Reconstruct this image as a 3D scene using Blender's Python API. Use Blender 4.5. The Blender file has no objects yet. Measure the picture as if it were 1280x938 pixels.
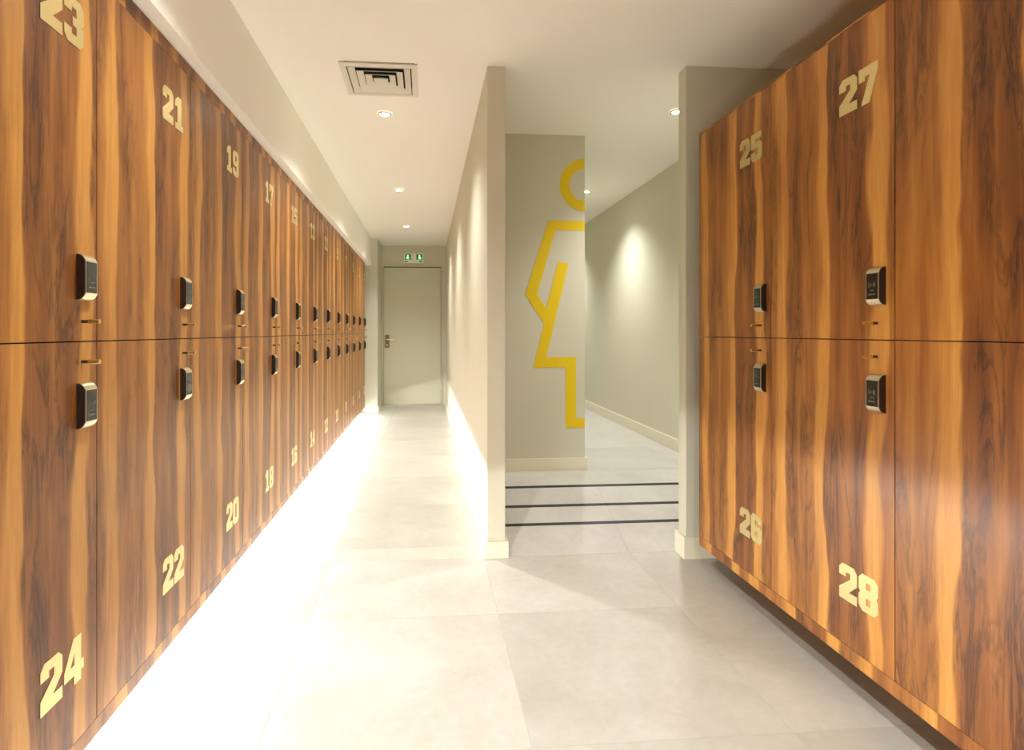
import bpy, bmesh, math, random
from mathutils import Vector
random.seed(7)
SC = bpy.context.scene
COL = SC.collection

# ------------------------------------------------------------------ camera
F, H, T = 721.0, 1.2, 0.085            # focal length in pixels (1280 wide), eye height, tan(yaw)
YAW = math.atan(T)
cam_d = bpy.data.cameras.new('camera'); cam = bpy.data.objects.new('camera', cam_d); COL.objects.link(cam)
cam.location = (0, 0, H); cam.rotation_euler = (math.pi/2, 0, -YAW)
cam_d.sensor_width = 36.0; cam_d.sensor_fit = 'HORIZONTAL'; cam_d.lens = F/1280*36
cam_d.shift_x = (640-(533+F*T))/1280; cam_d.shift_y = (415-469)/1280
cam_d.clip_start = 0.02
SC.camera = cam

# ------------------------------------------------------------------ world, exposure
world = bpy.data.worlds.new('world'); SC.world = world; world.use_nodes = True
world.node_tree.nodes['Background'].inputs[0].default_value = (1, .95, .85, 1)
world.node_tree.nodes['Background'].inputs[1].default_value = 0.05
SC.view_settings.view_transform = 'Standard'; SC.view_settings.look = 'None'
SC.view_settings.gamma = 1; SC.view_settings.use_curve_mapping = False
SC.view_settings.exposure = 1.36
SC.cycles.max_bounces = 12; SC.cycles.diffuse_bounces = 8; SC.cycles.glossy_bounces = 4
SC.cycles.use_denoising = True; SC.cycles.sample_clamp_indirect = 6

SPOT_W, LED_W = 48.0, 106.0
WARM = (.98, 1.0, .945); LEDC = (.98, 1.0, .965); COOL = (1.0, .99, .97)

# ------------------------------------------------------------------ dimensions (metres)
CEIL = 2.612
XL, XR = -.88, 1.38                    # faces of the two locker banks
W = .615                               # locker width
SPLIT, DTOP, DBOT = 1.175, 2.150, .165
LTOP, LBOT = 2.197, .118
RAISE = .21                            # inner floor

# ------------------------------------------------------------------ helpers
def link(o, parent=None):
    COL.objects.link(o)
    if parent is not None: o.parent = parent
    return o
def mesh_of(name, bm, mats):
    me = bpy.data.meshes.new(name); bm.normal_update(); bm.to_mesh(me); bm.free()
    for m in (mats if isinstance(mats, (list, tuple)) else [mats]): me.materials.append(m)
    return me
def obj(name, bm, mats, parent=None, loc=None, smooth=False):
    me = mesh_of(name, bm, mats)
    if smooth:
        for p in me.polygons: p.use_smooth = True
    o = bpy.data.objects.new(name, me); link(o, parent)
    if loc: o.location = loc
    return o
def tag(o, label=None, cat=None, group=None, kind=None):
    if label: o['label'] = label
    if cat: o['category'] = cat
    if group: o['group'] = group
    if kind: o['kind'] = kind
    return o
def struct(name, bm, m, label=None):
    o = obj(name, bm, m); o['kind'] = 'structure'
    if label: o['label'] = label
    return o
def empty(name, loc, rz=0):
    o = bpy.data.objects.new(name, None); o.empty_display_size = .05; link(o)
    o.location = loc; o.rotation_euler = (0, 0, rz); return o
def box(bm, x0, x1, y0, y1, z0, z1, bev=0, mi=0):
    vs = [bm.verts.new(p) for p in ((x0,y0,z0),(x1,y0,z0),(x1,y1,z0),(x0,y1,z0),(x0,y0,z1),(x1,y0,z1),(x1,y1,z1),(x0,y1,z1))]
    fs = [bm.faces.new([vs[i] for i in q]) for q in ((0,3,2,1),(4,5,6,7),(0,1,5,4),(1,2,6,5),(2,3,7,6),(3,0,4,7))]
    for f in fs: f.material_index = mi
    if bev:
        es = list({e for f in fs for e in f.edges})
        bmesh.ops.bevel(bm, geom=es, offset=bev, segments=2, profile=.5, affect='EDGES')
    return bm
def nb(*a, **k):
    return box(bmesh.new(), *a, **k)
def cyl(bm, p0, p1, r0, r1=None, n=20, caps=True):
    r1 = r0 if r1 is None else r1
    p0, p1 = Vector(p0), Vector(p1); d = (p1-p0).normalized()
    a = d.orthogonal().normalized(); b = d.cross(a)
    A = [bm.verts.new(p0+(a*math.cos(t)+b*math.sin(t))*r0) for t in [2*math.pi*i/n for i in range(n)]]
    B = [bm.verts.new(p1+(a*math.cos(t)+b*math.sin(t))*r1) for t in [2*math.pi*i/n for i in range(n)]]
    for i in range(n): bm.faces.new((A[i], A[(i+1)%n], B[(i+1)%n], B[i]))
    if caps: bm.faces.new(A[::-1]); bm.faces.new(B)
    return bm
def extrude_x(bm, prof, x0, x1):
    """prof: (y,z) loop, extruded along x"""
    A = [bm.verts.new((x0, y, z)) for y, z in prof]; B = [bm.verts.new((x1, y, z)) for y, z in prof]
    n = len(prof)
    for i in range(n): bm.faces.new((A[i], A[(i+1)%n], B[(i+1)%n], B[i]))
    bm.faces.new(A[::-1]); bm.faces.new(B)
    bmesh.ops.recalc_face_normals(bm, faces=bm.faces)
    return bm
def flat_mesh(name, loops, thick, mats):
    """closed outlines (with holes) in the x-z plane, filled and given a small thickness towards -y"""
    cu = bpy.data.curves.new(name+'_outline', 'CURVE'); cu.dimensions = '2D'; cu.fill_mode = 'BOTH'; cu.extrude = thick/2
    for lp in loops:
        sp = cu.splines.new('POLY'); sp.points.add(len(lp)-1); sp.use_cyclic_u = True
        for p, (x, z) in zip(sp.points, lp): p.co = (x, z, 0, 1)
    tmp = bpy.data.objects.new(name+'_tmp', cu); COL.objects.link(tmp)
    me = bpy.data.meshes.new_from_object(tmp)
    bpy.data.objects.remove(tmp); bpy.data.curves.remove(cu)
    for v in me.vertices:
        x, z, d = v.co; v.co = (x, -thick/2-d, z)
    bm = bmesh.new(); bm.from_mesh(me); bmesh.ops.recalc_face_normals(bm, faces=bm.faces)
    bpy.data.meshes.remove(me)
    return mesh_of(name, bm, mats)

# ------------------------------------------------------------------ materials
def mat(name):
    m = bpy.data.materials.new(name); m.use_nodes = True
    nt = m.node_tree; return m, nt, nt.nodes['Principled BSDF']
def N(nt, t, **k):
    n = nt.nodes.new(t)
    for a, v in k.items(): setattr(n, a, v)
    return n
def setin(n, **k):
    for a, v in k.items(): n.inputs[a.replace('_', ' ')].default_value = v
def plain(name, col, rough=.5, metal=0, bump=0, bscale=200, coat=0, vary=0):
    m, nt, b = mat(name)
    b.inputs['Base Color'].default_value = (*col, 1); b.inputs['Roughness'].default_value = rough
    b.inputs['Metallic'].default_value = metal; b.inputs['Coat Weight'].default_value = coat
    geo = N(nt, 'ShaderNodeNewGeometry')
    if bump:
        no = N(nt, 'ShaderNodeTexNoise'); setin(no, Scale=bscale, Detail=3.0)
        bp = N(nt, 'ShaderNodeBump'); setin(bp, Strength=bump, Distance=.002)
        nt.links.new(geo.outputs['Position'], no.inputs['Vector']); nt.links.new(no.outputs['Fac'], bp.inputs['Height'])
        nt.links.new(bp.outputs['Normal'], b.inputs['Normal'])
    if vary:
        no = N(nt, 'ShaderNodeTexNoise'); setin(no, Scale=1.7, Detail=4.0)
        nt.links.new(geo.outputs['Position'], no.inputs['Vector'])
        mx = N(nt, 'ShaderNodeMix', data_type='RGBA')
        mx.inputs[6].default_value = (*[c*(1-vary) for c in col], 1); mx.inputs[7].default_value = (*[min(1, c*(1+vary)) for c in col], 1)
        nt.links.new(no.outputs['Fac'], mx.inputs[0]); nt.links.new(mx.outputs[2], b.inputs['Base Color'])
    return m
def emit(name, col, s):
    m, nt, b = mat(name)
    b.inputs['Base Color'].default_value = (*col, 1)
    b.inputs['Emission Color'].default_value = (*col, 1); b.inputs['Emission Strength'].default_value = s
    return m

def wood():
    """walnut-print laminate: broad pale and dark bands across each door, fine vertical figure, dark cracks"""
    m, nt, b = mat('walnut_laminate')
    L = nt.links.new
    tc = N(nt, 'ShaderNodeTexCoord')
    at = N(nt, 'ShaderNodeAttribute', attribute_type='OBJECT', attribute_name='grain_seed')
    sh = N(nt, 'ShaderNodeAttribute', attribute_type='OBJECT', attribute_name='grain_shift')
    sep = N(nt, 'ShaderNodeSeparateXYZ'); L(tc.outputs['Object'], sep.inputs[0])
    def math_(op, a, b_=None, c=None):
        n = N(nt, 'ShaderNodeMath', operation=op)
        for i, v in enumerate((a, b_, c)):
            if v is None: continue
            if isinstance(v, (int, float)): n.inputs[i].default_value = v
            else: L(v, n.inputs[i])
        return n.outputs[0]
    def noise(sx, sz, scale, det=3, rough=.55, dist=0, w=0):
        mp = N(nt, 'ShaderNodeCombineXYZ')
        L(math_('MULTIPLY', sep.outputs[0], sx), mp.inputs[0]); L(math_('MULTIPLY', sep.outputs[2], sz), mp.inputs[2])
        n = N(nt, 'ShaderNodeTexNoise', noise_dimensions='4D'); setin(n, Scale=scale, Detail=det, Roughness=rough, Distortion=dist)
        L(mp.outputs[0], n.inputs['Vector']); L(math_('ADD', at.outputs['Fac'], w), n.inputs['W'])
        return n.outputs['Fac']
    def ramp(v, stops, interp='LINEAR'):
        r = N(nt, 'ShaderNodeValToRGB'); cr = r.color_ramp; cr.interpolation = interp
        while len(cr.elements) < len(stops): cr.elements.new(.5)
        for e, (p, c) in zip(cr.elements, stops):
            e.position = p; e.color = (*c, 1) if isinstance(c, tuple) else (c, c, c, 1)
        L(v, r.inputs[0]); return r.outputs[0]
    warp = noise(2.2, .9, 2.0, 2, .5)
    warp2 = noise(14, 1.6, 1.5, 2, .5, w=3)
    t = math_('ADD', math_('DIVIDE', sep.outputs[0], W), sh.outputs['Fac'])
    t = math_('ADD', t, math_('MULTIPLY', math_('SUBTRACT', warp, .5), .20))
    t = math_('ADD', t, math_('MULTIPLY', math_('SUBTRACT', warp2, .5), .06))
    t = math_('FRACT', math_('ADD', t, 10.0))
    band = ramp(t, [(0, .48), (.05, .58), (.08, .76), (.145, .82), (.17, .54), (.25, .42), (.31, .58), (.36, .46), (.44, .60),
                    (.47, .78), (.535, .85), (.55, .46), (.63, .34), (.70, .50), (.77, .32), (.82, .46), (.845, .82), (.92, .78), (.94, .48), (1, .48)])
    med = noise(13, 1.0, 1.5, 6, .70, 1.0, w=5)
    fine = noise(120, 2.2, 1.0, 4, .65, .3, w=9)
    tone = math_('ADD', band, math_('MULTIPLY', math_('SUBTRACT', med, .5), .72))
    tone = math_('ADD', tone, math_('MULTIPLY', math_('SUBTRACT', fine, .5), .26))
    col = ramp(tone, [(0, (.055, .015, .005)), (.22, (.140, .040, .008)), (.42, (.235, .080, .014)), (.62, (.350, .140, .026)), (.85, (.500, .232, .046)), (1.0, (.59, .305, .078))])
    dark = ramp(band, [(.36, 1.0), (.74, .12)])
    # thin wandering dark cracks gathered in patches of the dark bands, and a few knots
    rg = noise(9, 1.15, 1.6, 6, .62, 1.4, w=14)
    line = ramp(math_('ABSOLUTE', math_('SUBTRACT', rg, .5)), [(.0, 1.0), (.016, .7), (.05, 0.0)])
    patch = ramp(noise(4, 1.3, 1.2, 2, .5, w=21), [(.42, 0.0), (.54, 1.0)])
    kn = ramp(noise(24, 4.2, 1.3, 5, .7, 1.2, w=33), [(.60, 0.0), (.68, 1.0)])
    cm = math_('MULTIPLY', math_('MULTIPLY', math_('MAXIMUM', line, kn), math_('MULTIPLY', patch, dark)), .72)
    shade = math_('MULTIPLY', math_('MULTIPLY', patch, dark), .30)
    m0 = N(nt, 'ShaderNodeMix', data_type='RGBA'); L(shade, m0.inputs[0]); L(col, m0.inputs[6]); m0.inputs[7].default_value = (.075, .026, .012, 1)
    mx = N(nt, 'ShaderNodeMix', data_type='RGBA'); L(cm, mx.inputs[0]); L(m0.outputs[2], mx.inputs[6]); mx.inputs[7].default_value = (.022, .008, .005, 1)
    L(mx.outputs[2], b.inputs['Base Color'])
    setin(b, Roughness=.42); b.inputs['Coat Weight'].default_value = .14; b.inputs['Coat Roughness'].default_value = .22
    b.inputs['Specular IOR Level'].default_value = .35
    bp = N(nt, 'ShaderNodeBump'); setin(bp, Strength=.08, Distance=.001); L(fine, bp.inputs['Height']); L(bp.outputs[0], b.inputs['Normal'])
    return m

def tile_mat():
    m, nt, b = mat('porcelain_tile'); L = nt.links.new
    geo = N(nt, 'ShaderNodeNewGeometry'); oi = N(nt, 'ShaderNodeObjectInfo')
    off = N(nt, 'ShaderNodeVectorMath', operation='SCALE'); 
    cmb = N(nt, 'ShaderNodeCombineXYZ'); L(oi.outputs['Random'], cmb.inputs[0]); L(oi.outputs['Random'], cmb.inputs[2])
    L(cmb.outputs[0], off.inputs[0]); off.inputs['Scale'].default_value = 37
    ad = N(nt, 'ShaderNodeVectorMath', operation='ADD'); L(geo.outputs['Position'], ad.inputs[0]); L(off.outputs[0], ad.inputs[1])
    n1 = N(nt, 'ShaderNodeTexNoise'); setin(n1, Scale=2.2, Detail=7.0, Roughness=.62, Distortion=.5)
    L(ad.outputs[0], n1.inputs['Vector'])
    r = N(nt, 'ShaderNodeValToRGB'); e = r.color_ramp.elements
    e[0].position = .28; e[0].color = (.49, .47, .425, 1); e[1].position = .72; e[1].color = (.63, .615, .58, 1)
    L(n1.outputs['Fac'], r.inputs[0])
    n2 = N(nt, 'ShaderNodeTexNoise'); setin(n2, Scale=26.0, Detail=5.0, Roughness=.7); L(ad.outputs[0], n2.inputs['Vector'])
    mr = N(nt, 'ShaderNodeMapRange'); setin(mr, From_Min=.35, From_Max=.65, To_Min=.95, To_Max=1.03); L(n2.outputs['Fac'], mr.inputs[0])
    mr2 = N(nt, 'ShaderNodeMapRange'); setin(mr2, From_Min=0.0, From_Max=1.0, To_Min=.90, To_Max=1.05); L(oi.outputs['Random'], mr2.inputs[0])
    mu = N(nt, 'ShaderNodeMath', operation='MULTIPLY'); L(mr.outputs[0], mu.inputs[0]); L(mr2.outputs[0], mu.inputs[1])
    sc = N(nt, 'ShaderNodeVectorMath', operation='SCALE'); L(r.outputs[0], sc.inputs[0]); L(mu.outputs[0], sc.inputs['Scale'])
    L(sc.outputs[0], b.inputs['Base Color'])
    rr = N(nt, 'ShaderNodeMapRange'); setin(rr, To_Min=.24, To_Max=.38); L(n1.outputs['Fac'], rr.inputs[0]); L(rr.outputs[0], b.inputs['Roughness'])
    b.inputs['Specular IOR Level'].default_value = .5
    return m

M_WOOD = wood(); M_TILE = tile_mat()
M_WALL = plain('greige_paint', (.60, .58, .465), .6, bump=.05, vary=.015)
M_CEIL = plain('cream_ceiling_paint', (.90, .885, .83), .8, bump=.04)
M_BASE = plain('cream_skirting_paint', (.74, .70, .56), .4)
M_GROUT = plain('pale_grout', (.50, .48, .43), .85, bump=.2)
M_BODY = plain('gap_shade_board', (.045, .018, .008), .6)  # shade in the gaps between locker doors is put into this dark colour
M_PLINTH = plain('brown_plinth_board', (.16, .10, .055), .6)
M_CHAMP = plain('champagne_metal', (.80, .72, .52), .28, 1.0)
M_CHEEK = plain('dark_bronze_plastic', (.020, .010, .008), .35)
M_GLASS = plain('black_reader_glass', (.004, .009, .008), .22, coat=.2)
M_PRINT = plain('grey_print', (.12, .13, .09), .4)
M_GOLD = plain('gold_foil', (.82, .68, .33), .30, .85)
M_BRASS = plain('brass', (.78, .60, .26), .25, 1.0)
M_PLATE = plain('bronze_plate', (.22, .17, .11), .4, .6)
M_STEEL = plain('satin_steel', (.50, .46, .38), .35, 1.0)
M_BLACK = plain('black_rubber_nosing', (.008, .009, .010), .5)
M_YEL = plain('yellow_vinyl', (.76, .54, .0), .5)
M_DOOR = plain('door_enamel', (.58, .575, .44), .4, bump=.03)
M_VENT = plain('vent_enamel', (.74, .71, .62), .45)
M_DARK = plain('duct_shade_black', (.006, .009, .009), .9)
M_LENS = emit('lamp_glow', (1, .93, .80), 30.0)
M_LED = emit('led_glow', (1, .93, .80), 6.0)
M_SIGNW = plain('sign_white', (.85, .92, .74), .4)
M_SIGNG = plain('sign_green', (.005, .13, .035), .4)
M_SIGNL = emit('sign_pale_green', (.35, .9, .5), .55)
M_SIGND = plain('sign_dark_green', (.006, .02, .006), .4)

# ------------------------------------------------------------------ the setting
FL = struct('floor', nb(-1.44, 2.09, -2.6, 9.52, -.08, -.0007), M_GROUT)
PX, PY, PITCH, J = -.4885, 1.641, .793, .0028
tile_cache = {}
def tiles(x0, x1, y0, y1, z, parent, thick=.012):
    gx = sorted({x0, x1} | {PX+PITCH*i for i in range(-6, 8) if x0+.03 < PX+PITCH*i < x1-.03})
    gy = sorted({y0, y1} | {PY+PITCH*i for i in range(-8, 14) if y0+.03 < PY+PITCH*i < y1-.03})
    for a, b_ in zip(gx, gx[1:]):
        for c, d in zip(gy, gy[1:]):
            w, l = round(b_-a-J, 4), round(d-c-J, 4)
            k = (w, l, thick)
            if k not in tile_cache:
                bm = nb(-w/2, w/2, -l/2, l/2, -thick, 0)
                es = [e for e in bm.edges if all(v.co.z > -1e-6 for v in e.verts)]
                bmesh.ops.bevel(bm, geom=es, offset=.0004, segments=1, affect='EDGES')
                tile_cache[k] = mesh_of('tile', bm, M_TILE)
            o = bpy.data.objects.new('tile', tile_cache[k]); link(o, parent); o.location = ((a+b_)/2, (c+d)/2, z)
tiles(-1.42, 2.07, -2.6, 3.05, 0, FL)
tiles(-1.42, .32, 3.05, 9.5, 0, FL)

# ceiling with the duct opening left free
VX0, VX1, VY0, VY1 = -.44, -.065, 3.05, 3.47
bm = bmesh.new()
box(bm, -1.44, VX0, -2.6, 9.52, CEIL, CEIL+.1); box(bm, VX1, 2.09, -2.6, 9.52, CEIL, CEIL+.1)
box(bm, VX0, VX1, -2.6, VY0, CEIL, CEIL+.1); box(bm, VX0, VX1, VY1, 9.52, CEIL, CEIL+.1)
struct('ceiling', bm, M_CEIL)
struct('wall_left', nb(-1.52, -1.42, -2.6, 9.6, 0, CEIL), M_WALL)
struct('wall_back', nb(-1.52, 2.17, -2.7, -2.6, 0, CEIL), M_WALL)
struct('wall_right', nb(2.07, 2.17, -2.6, 9.6, 0, CEIL), M_WALL)
bm = bmesh.new(); DX0, DX1, DZ = -.712, .258, 2.285
box(bm, -1.42, DX0, 9.5, 9.6, 0, CEIL); box(bm, DX1, 2.07, 9.5, 9.6, 0, CEIL); box(bm, DX0, DX1, 9.5, 9.6, DZ, CEIL)
struct('wall_end', bm, M_WALL)
struct('wall_partition', nb(.322, .418, 3.045, 9.5, 0, CEIL, bev=.002), M_WALL)
struct('wall_pillar', nb(-1.42, -.735, 8.8, 9.5, 0, CEIL), M_WALL)
struct('wall_stub', nb(1.370, 2.07, 2.952, 3.04, 0, CEIL, bev=.002), M_WALL)
struct('wall_figure', nb(.418, 1.136, 4.07, 9.5, RAISE, CEIL), M_WALL)
struct('trim_1', nb(-1.42, -.83, -2.6, 8.8, LTOP+.003, CEIL), M_CEIL, 'cream bulkhead above the left lockers')

def skirting(name, runs, z0=0, h=.095):
    bm = bmesh.new()
    for r in runs: box(bm, *r, z0, z0+h)
    return struct(name, bm, M_BASE)
skirting('baseboard_partition', [(.306, .3215, 3.0446, 9.49), (.306, .434, 3.03, 3.0445), (.4185, .434, 3.0446, 3.33)], h=.088)
skirting('baseboard_stub', [(1.355, 1.535, 2.937, 2.9515), (1.355, 1.3695, 2.9516, 3.055)], h=.115)
skirting('baseboard_figure', [(.42, 1.150, 4.055, 4.0695), (1.1365, 1.150, 4.0696, 9.49)], RAISE, .085)
skirting('baseboard_right', [(2.055, 2.0695, 3.67, 9.49)], RAISE, .10)
skirting('baseboard_pillar', [(-.7345, -.72, 8.7996, 9.49), (-.90, -.72, 8.786, 8.7995)], h=.07)

# ramp up to the inner corridor, with three black anti-slip strips
ST = struct('floor_ramp', nb(.4185, 2.07, 3.6525, 9.5, -.0005, RAISE-.0007), M_GROUT, 'short pale tiled ramp with three black anti-slip strips')
RY0, RY1 = 3.05, 3.652
RA = math.atan2(RAISE, RY1-RY0); RL = math.hypot(RAISE, RY1-RY0)
bm = bmesh.new(); extrude_x(bm, [(RY0+.002, -.0007), (RY1, -.0007), (RY1, RAISE-.0015)], .4185, 2.069); obj('ramp_base', bm, M_GROUT, ST)
for x0, x1 in ((.4345, 1.0962), (1.0988, 1.889), (1.8915, 2.069)):
    bm = nb(x0, x1, .001, RL-.001, -.010, 0); o = obj('tile', bm, M_TILE, ST); o.location = (0, RY0, 0); o.rotation_euler = (RA, 0, 0)
for yy_ in (3.294, 3.456, 3.644):
    d = (yy_-RY0)/math.cos(RA); bm = nb(.435, 2.068, d-.011, d+.011, -.002, .0022, bev=.0006)
    o = obj('anti_slip_strip', bm, M_BLACK, ST); o.location = (0, RY0, 0); o.rotation_euler = (RA, 0, 0)
tiles(.4345, 2.069, 3.6535, 4.055, RAISE, ST); tiles(1.150, 2.055, 4.055, 9.5, RAISE, ST)

# end door
D = struct('door_1', nb(-.690, .236, 9.508, 9.545, .012, 2.252, bev=.002), M_DOOR, 'greige flush door at the end of the corridor')
bm = bmesh.new()
box(bm, -.712, -.695, 9.478, 9.598, 0, 2.285); box(bm, .241, .258, 9.478, 9.598, 0, 2.285); box(bm, -.695, .241, 9.478, 9.598, 2.265, 2.285)
obj('door_frame', bm, M_DOOR, D)
obj('door_gap_backing', nb(-.695, .241, 9.56, 9.598, 0, 2.265), M_BODY, D)  # dark sheet behind the leaf, puts the shade of the door gap into colour
obj('threshold', nb(-.695, .241, 9.49, 9.598, 0, .009), M_STEEL, D)
pl = obj('handle_plate', nb(-.672, -.602, 9.496, 9.5075, .94, 1.15, bev=.003), M_PLATE, D)
bm = bmesh.new(); cyl(bm, (-.637, 9.486, 1.075), (-.637, 9.435, 1.075), .010); cyl(bm, (-.645, 9.438, 1.075), (-.52, 9.438, 1.075), .010)
obj('door_lever', bm, M_CHAMP, pl, smooth=False)
bm = bmesh.new(); cyl(bm, (-.637, 9.486, .985), (-.637, 9.478, .985), .013)
obj('lock_cylinder', bm, M_CHAMP, pl)
for z in (.25, 1.1, 2.0):
    bm = bmesh.new(); cyl(bm, (.2385, 9.492, z), (.2385, 9.492, z+.10), .007, n=10); obj('hinge', bm, M_STEEL, D)

# ------------------------------------------------------------------ lamps
def downlight(x, y, label, power=SPOT_W, group='recessed downlights', ang=128, z=CEIL, col=WARM, blend=1.0):
    e = empty('downlight', (x, y, z-.006))
    tag(e, label, 'downlight', group)
    bm = bmesh.new(); n = 28
    prof = [(.030, .0), (.033, -.004), (.044, -.003), (.046, .0055)]
    rings = [[bm.verts.new((r*math.cos(2*math.pi*i/n), r*math.sin(2*math.pi*i/n), zz)) for i in range(n)] for r, zz in prof]
    for A, B in zip(rings, rings[1:]):
        for i in range(n): bm.faces.new((A[i], A[(i+1)%n], B[(i+1)%n], B[i]))
    obj('trim_ring', bm, M_VENT, e, smooth=True)
    bm = bmesh.new(); cyl(bm, (0, 0, .001), (0, 0, .005), .030, n=28); obj('lamp_lens', bm, M_LENS, e)
    ld = bpy.data.lights.new('downlight_beam', 'SPOT'); ld.energy = power; ld.color = col
    ld.spot_size = math.radians(ang); ld.spot_blend = blend; ld.shadow_soft_size = .03
    lo = bpy.data.objects.new('downlight_beam', ld); link(lo, e); lo.location = (0, 0, -.012)
    return e
downlight(-.27, 3.765, 'largest downlight, just beyond the square ceiling vent in the left corridor')
downlight(-.27, 5.765, 'middle one of the three downlights in the left corridor ceiling')
downlight(-.27, 7.765, 'farthest corridor downlight, before the end door with exit sign')
downlight(-.27, 1.765, 'downlight over the left lockers, above the frame')
downlight(-.27, -.4, 'downlight behind the viewer over the left lockers')
downlight(.55, -.5, 'unseen downlight added behind the viewer to brighten the near floor and wall stub', 120, ang=150)  # added lamp out of view, brightens the near floor and the wall stub
downlight(1.598, 3.566, 'downlight beside the right wall stub above the steps', 50, col=COOL, blend=1.0, ang=118)
downlight(1.598, 5.67, 'downlight at the edge of the yellow figure wall', 50, col=COOL, blend=1.0, ang=118)
downlight(1.598, 7.77, 'downlight deep in the inner corridor', 50, col=COOL, blend=1.0, ang=118)

LY0, LY1 = -1.2, 8.39
e = empty('light_strip', (-1.045, (LY0+LY1)/2, .085)); tag(e, 'glowing strip under the left locker bank along the floor', 'light strip')
obj('glow_strip', nb(-.02, 0, -(LY1-LY0)/2, (LY1-LY0)/2, -.008, .014), M_LED, e)
ld = bpy.data.lights.new('strip_glow', 'AREA'); ld.shape = 'RECTANGLE'; ld.size = .018; ld.size_y = LY1-LY0; ld.energy = LED_W; ld.color = LEDC
lo = bpy.data.objects.new('strip_glow', ld); link(lo, e); lo.location = (.014, 0, -.010); lo.rotation_euler = (0, -math.pi/2+math.radians(48), 0)

# ------------------------------------------------------------------ ceiling vent
v = empty('ceiling_vent', (-.2525, 3.26, CEIL)); tag(v, 'square white four-way air vent in the cream ceiling', 'vent')
def sqring(bm, a0, z0, a1, z1, th=.0):
    P = lambda a, z: [(-a, -a, z), (a, -a, z), (a, a, z), (-a, a, z)]
    A = [bm.verts.new(p) for p in P(a0, z0)]; B = [bm.verts.new(p) for p in P(a1, z1)]
    for i in range(4): bm.faces.new((A[i], A[(i+1)%4], B[(i+1)%4], B[i]))
bm = bmesh.new(); sqring(bm, .206, -.001, .206, -.009); sqring(bm, .206, -.009, .172, -.011); sqring(bm, .172, -.011, .172, .03)
obj('vent_frame', bm, M_VENT, v)
for a in (.166, .124, .082, .040):
    bm = bmesh.new(); c = a-.034 if a > .05 else .012
    sqring(bm, a, -.010, c, .007); sqring(bm, a-.001, -.0115, c-.001, .0055); sqring(bm, a, -.010, a-.001, -.0115); sqring(bm, c, .007, c-.001, .0055)
    obj('vent_louvre', bm, M_VENT, v)
obj('vent_centre', nb(-.030, .030, -.030, .030, -.0115, -.004), M_VENT, v)
obj('duct', nb(-.185, .185, -.205, .205, .04, .095), M_DARK, v)  # solid black block, the darkness of the unlit duct is painted in

# ------------------------------------------------------------------ exit sign
s = empty('exit_sign', (-.2075, 9.499, 2.325)); tag(s, 'small green and white running figure exit sign above the end door', 'sign')
obj('sign_panel', nb(-.155, .155, -.022, 0, 0, .155, bev=.002), M_SIGNW, s)
def sign_half(sx):
    mir = lambda lp: [(sx*x, z) for x, z in lp]
    g = bpy.data.objects.new('green_field', flat_mesh('green_field', [mir([(.045, .050), (.138, .050), (.138, .140), (.045, .140)])], .002, M_SIGNG)); link(g, s); g.location = (0, -.0222, 0)
    circ = [(.095+.015*math.cos(t), .118+.015*math.sin(t)) for t in [i*math.pi/8 for i in range(16)]]
    body = [(.082, .100), (.112, .102), (.128, .085), (.122, .080), (.108, .092), (.106, .078), (.122, .060), (.114, .055), (.096, .070), (.080, .055), (.066, .060), (.072, .066), (.080, .064), (.090, .078), (.092, .092), (.080, .088), (.068, .076), (.062, .081)]
    f = bpy.data.objects.new('running_figure', flat_mesh('running_figure', [mir(circ), mir(body)], .001, M_SIGNL)); link(f, g); f.location = (0, -.0022, 0)
    a = bpy.data.objects.new('sign_arrow', flat_mesh('sign_arrow', [mir([(.140, .026), (.120, .042), (.120, .034), (.090, .034), (.090, .018), (.120, .018), (.120, .010)])], .002, M_SIGND)); link(a, s); a.location = (0, -.0222, 0)
sign_half(1); sign_half(-1)

# ------------------------------------------------------------------ yellow figure
C0 = (1.142, 2.256); RO, RI = .190, .118
X1 = 1.1355
def arc(r, n=28):
    a0 = math.acos((X1-C0[0])/r)
    return [(C0[0]+r*math.cos(t), C0[1]+r*math.sin(t)) for t in [a0+(2*math.pi-2*a0)*i/n for i in range(n+1)]]
ring = arc(RO)+arc(RI)[::-1]
bodyp = [(X1,1.997),(.869,1.997),(.703,1.469),(.839,1.257),(.760,.945),(.995,.945),(.995,.511),(X1,.511),(X1,.578),(1.071,.578),(1.071,1.018),(.854,1.018),(1.018,1.691),(.940,1.702),(.854,1.367),(.787,1.469),(.921,1.928),(X1,1.928)]
pg = empty('wall_pictogram', (.9, 4.0695, .511)); tag(pg, 'large yellow outline of a woman painted on the greige wall above the steps', 'wall sign')
for nm, lp in (('head_ring', ring), ('body_outline', bodyp)):
    me = flat_mesh(nm, [[(x-.9, z-.511) for x, z in lp]], .002, M_YEL)
    o = bpy.data.objects.new(nm, me); link(o, pg)

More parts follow.
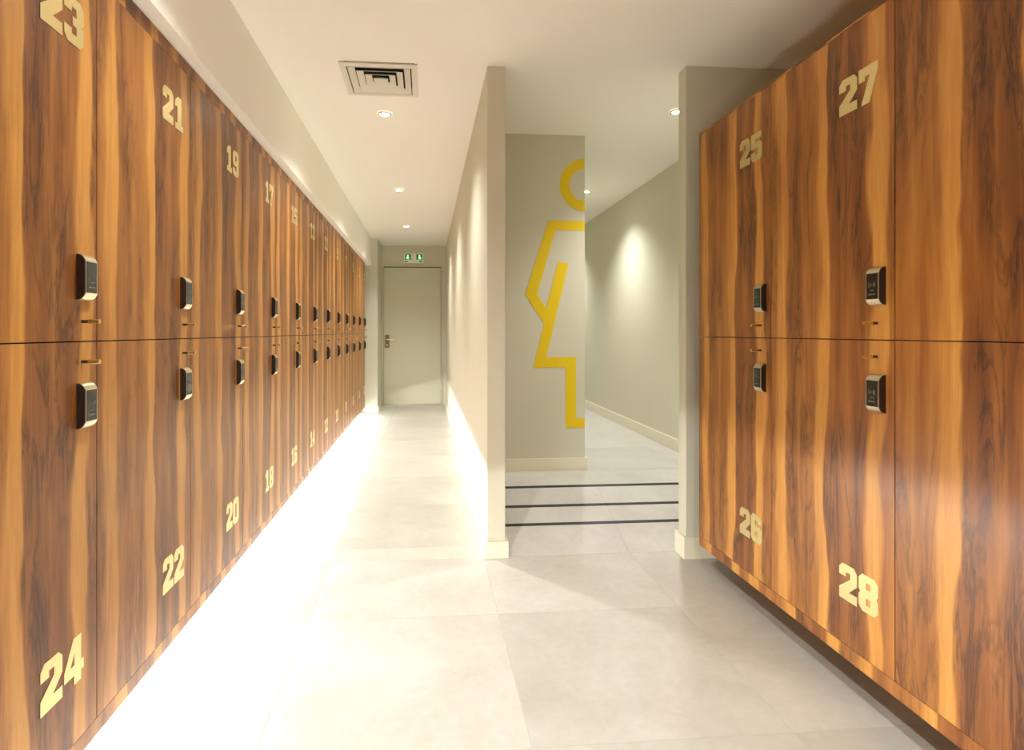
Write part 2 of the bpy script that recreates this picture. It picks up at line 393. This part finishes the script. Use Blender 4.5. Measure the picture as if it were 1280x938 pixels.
# ------------------------------------------------------------------ lockers
DIG = {
 '0': [[(.18,0),(.82,0),(1,.13),(1,.87),(.82,1),(.18,1),(0,.87),(0,.13)], [(.38,.23),(.62,.23),(.62,.77),(.38,.77)]],
 '1': [[(.12,0),(.92,0),(.92,.19),(.74,.19),(.74,1),(.38,1),(.10,.84),(.10,.66),(.34,.70),(.34,.19),(.12,.19)]],
 '2': [[(0,0),(1,0),(1,.25),(.55,.25),(1,.53),(1,.87),(.82,1),(.18,1),(0,.87),(0,.66),(.38,.66),(.38,.79),(.62,.79),(.62,.63),(0,.30)]],
 '3': [[(0,.13),(.18,0),(.82,0),(1,.13),(1,.42),(.92,.5),(1,.58),(1,.87),(.82,1),(.18,1),(0,.87),(0,.68),(.38,.68),(.38,.79),(.62,.79),(.62,.60),(.42,.60),(.42,.41),(.62,.41),(.62,.22),(.38,.22),(.38,.33),(0,.33)]],
 '4': [[(.5,0),(.86,0),(.86,.2),(1,.2),(1,.42),(.86,.42),(.86,1),(.48,1),(0,.42),(0,.2),(.5,.2)], [(.30,.42),(.52,.42),(.52,.68)]],
 '5': [[(0,.13),(.18,0),(.82,0),(1,.13),(1,.54),(.82,.67),(.36,.67),(.36,.78),(.95,.78),(.95,1),(0,1),(0,.46),(.62,.46),(.62,.22),(.38,.22),(.38,.33),(0,.33)]],
 '7': [[(0,1),(1,1),(1,.78),(.56,0),(.14,0),(.58,.75),(.32,.75),(.32,.64),(0,.64)]],
 '8': [[(.18,0),(.82,0),(1,.13),(1,.42),(.92,.5),(1,.58),(1,.87),(.82,1),(.18,1),(0,.87),(0,.58),(.08,.5),(0,.42),(0,.13)], [(.39,.2),(.61,.2),(.61,.38),(.39,.38)], [(.39,.62),(.61,.62),(.61,.8),(.39,.8)]],
 '9': [[(.18,0),(.82,0),(1,.13),(1,.87),(.82,1),(.18,1),(0,.87),(0,.52),(.18,.40),(.62,.40),(.62,.22),(.38,.22),(.38,.31),(0,.31),(0,.13)], [(.38,.60),(.62,.60),(.62,.79),(.38,.79)]],
}
DIG['6'] = [[(1-x, 1-y) for x, y in lp] for lp in DIG['9']]
DW, DH, DGAP = .080, .117, .007
digit_me = {d: flat_mesh('number_digit', [[(x*DW, z*DH) for x, z in lp] for lp in lps], .0012, M_GOLD) for d, lps in DIG.items()}

door_me = {}
def door_mesh(z0, z1):
    k = (round(z0, 3), round(z1, 3))
    if k not in door_me:
        door_me[k] = mesh_of('door', nb(.0018, W-.0018, 0, .018, z0, z1, bev=.0007), M_WOOD)
    return door_me[k]
# card reader lock (origin: lower left corner on the door face)
LW, LH, LD = .058, .117, .021
prof = [(0, 0), (-.006, .0005), (-.011, .003), (-.016, .008), (-.019, .013), (-LD, .018), (-LD, LH-.018), (-.019, LH-.013), (-.016, LH-.008), (-.011, LH-.003), (-.006, LH-.0005), (0, LH)]
lock_me = mesh_of('lock_housing', extrude_x(bmesh.new(), prof, .0035, LW-.0035), M_CHAMP)
pc = [(y*.97, LH/2+(z-LH/2)*.985) for y, z in prof]
bm = extrude_x(bmesh.new(), pc, 0, .0035); cheekL = mesh_of('side_cheek', bm, M_CHEEK)
bm = extrude_x(bmesh.new(), pc, LW-.0035, LW); cheekR = mesh_of('side_cheek', bm, M_CHEEK)
panel_me = mesh_of('reader_panel', nb(.0065, LW-.0065, -LD-.0008, -LD+.002, .019, LH-.019, bev=.0004), M_GLASS)
bm = bmesh.new(); yy = -LD-.0012
def arcbar(bm, cx, cz, r, a0, a1, th=.0010, n=8):
    V = []
    for i in range(n+1):
        t = a0+(a1-a0)*i/n
        V.append((bm.verts.new((cx+(r-th)*math.cos(t), yy, cz+(r-th)*math.sin(t))), bm.verts.new((cx+(r+th)*math.cos(t), yy, cz+(r+th)*math.sin(t)))))
    for p, q in zip(V, V[1:]): bm.faces.new((p[0], p[1], q[1], q[0]))
cx_, cz_ = LW/2, .063
for r in (.007, .0125):
    arcbar(bm, cx_, cz_, r, -.7, .7); arcbar(bm, cx_, cz_, r, math.pi-.7, math.pi+.7)
arcbar(bm, cx_, cz_, .0012, 0, 2*math.pi)
for x0, x1, z0, z1 in ((.021, .037, .0445, .0462), (.016, .042, .032, .0352)):
    bm.faces.new([bm.verts.new(p) for p in ((x0, yy, z0), (x1, yy, z0), (x1, yy, z1), (x0, yy, z1))])
bmesh.ops.recalc_face_normals(bm, faces=bm.faces); icon_me = mesh_of('reader_print', bm, M_PRINT)
bm = bmesh.new(); cyl(bm, (0, 0, 0), (0, -.018, 0), .0042, n=14); stem_me = mesh_of('knob_stem', bm, M_CHEEK)
bm = bmesh.new(); cyl(bm, (0, -.0175, 0), (0, -.044, 0), .0062, n=18); bmesh.ops.bevel(bm, geom=[e for e in bm.edges if len(e.link_faces) == 2 and e.calc_face_angle(0) > 1], offset=.0008, segments=1, affect='EDGES')
knob_me = mesh_of('pull_knob', bm, M_BRASS)

def child(name, me, parent, loc=(0, 0, 0)):
    o = bpy.data.objects.new(name, me); link(o, parent); o.location = loc; return o
def make_locker(side, k, upper, number, label, z_top, seed, shift=0.0):
    z0, z1 = (SPLIT, z_top) if upper else (DBOT, SPLIT)
    loc = (XL, 1.011+W*k, z0) if side < 0 else (XR, 2.824-W*k, z0)
    L = empty('locker', loc, math.pi/2 if side < 0 else -math.pi/2)
    tag(L, label, 'locker', 'numbered lockers of the left bank' if side < 0 else 'numbered lockers of the right bank')
    depth = .52 if side < 0 else .67
    obj('body', nb(0, W, .0185, depth, .001, z1-z0-.001), M_BODY, L)
    o = child('door', door_mesh(*((.0015, z1-SPLIT-.001) if upper else (DBOT-SPLIT+.001, -.0015))), L, (0, 0, SPLIT-z0))
    o['grain_seed'] = float(seed); o['grain_shift'] = float(shift)
    lz = (1.281 if upper else .953)-z0; lx = .524
    lk = child('lock', lock_me, L, (lx, -.0002, lz))
    child('side_cheek', cheekL, lk); child('side_cheek', cheekR, lk)
    child('reader_panel', panel_me, lk); child('reader_print', icon_me, lk)
    kb = child('pull_knob', knob_me, L, (lx+LW/2-.006, -.0002, (1.2265 if upper else 1.1235)-z0))
    child('knob_stem', stem_me, kb)
    if number:
        s = str(number); nz = (1.918 if upper else .315)-z0
        x = .386+(0 if len(s) == 2 else (DW+DGAP))
        for ch in s:
            child('number_digit', digit_me[ch], L, (x, -.0003, nz)); x += DW+DGAP
    return L
for k in range(12):
    for up in (True, False):
        n = 23-2*k+(0 if up else 1)
        row = 'upper' if up else 'lower'
        ordn = ['nearest', 'second', 'third', 'fourth', 'fifth', 'sixth', 'seventh', 'eighth', 'ninth', 'tenth', 'eleventh', 'farthest'][k]
        lab = f'{ordn} {row} locker of the left bank, walnut door with gold {n}'
        if 0 < k < 11: lab = f'{row} locker in the {ordn} column from the viewer, left bank, gold {n}'
        make_locker(-1, k, up, n, lab, DTOP, 1.3+k*.21)
for k in range(3):
    for up in (True, False):
        n = 25+2*k+(0 if up else 1)
        row = 'upper' if up else 'lower'
        if k < 2: lab = f'{row} locker of the right bank {["farthest from the viewer, beside the wall stub", "in the middle column"][k]}, gold {n}'
        else: lab = f'nearest {row} locker of the right bank, cut off by the right edge of the photo'
        make_locker(1, k, up, n if k < 2 else None, lab, LTOP, 5.1+k*1.7, .0 if k < 2 else .20)

# wood strips round the banks, plinths, plain panels continuing behind the viewer
def woodbox(name, dims, rot, loc, label, cat, seed, m=None):
    o = obj(name, nb(*dims, bev=.0006), m or M_WOOD); o.location = loc; o.rotation_euler = (0, 0, rot)
    o['grain_seed'] = seed; o['grain_shift'] = .31; tag(o, label, cat); return o
LB = 8.391-1.011
woodbox('wood_strip', (0, LB, 0, .51, 0, LTOP-DTOP-.001), math.pi/2, (XL-.001, 1.011, DTOP+.001), 'walnut strip along the top of the left lockers under the cream bulkhead', 'trim strip', 2.2)
woodbox('wood_strip', (0, LB, 0, .51, 0, DBOT-LBOT-.001), math.pi/2, (XL-.001, 1.011, LBOT), 'walnut strip along the bottom of the left lockers above the glowing floor', 'trim strip', 8.2)
RB = 1.845
woodbox('wood_strip', (0, RB, 0, .67, 0, DBOT-LBOT-.001), -math.pi/2, (XR+.001, 2.824, LBOT), 'walnut strip along the bottom of the right lockers', 'trim strip', 11.7)
woodbox('cabinet_top', (0, RB, 0, .67, 0, .006), -math.pi/2, (XR, 2.824, LTOP+.0005), 'thin walnut board lying on top of the right lockers', 'board', 4.2)
woodbox('plinth', (0, LB+2.2, 0, .2, 0, LBOT-.001), math.pi/2, (-1.068, -1.2, 0), 'plinth set back under the left lockers', 'plinth', 1., M_PLINTH)
woodbox('plinth', (0, RB+3.4, 0, .4, 0, LBOT-.001), -math.pi/2, (1.64, 2.824, 0), 'brown plinth set back under the right lockers', 'plinth', 1., M_PLINTH)
for nm, rot, loc, ln, dp in (('trim_2', math.pi/2, (XL, -2.599, 0), 3.608, .52), ('trim_3', -math.pi/2, (XR, .977, 0), 3.576, .67)):
    o = struct(nm, nb(0, ln, 0, dp, LBOT, LTOP), M_WOOD, 'plain walnut panelling continuing the lockers behind the viewer')
    o.location = loc; o.rotation_euler = (0, 0, rot); o['grain_seed'] = 3.0; o['grain_shift'] = 0.0
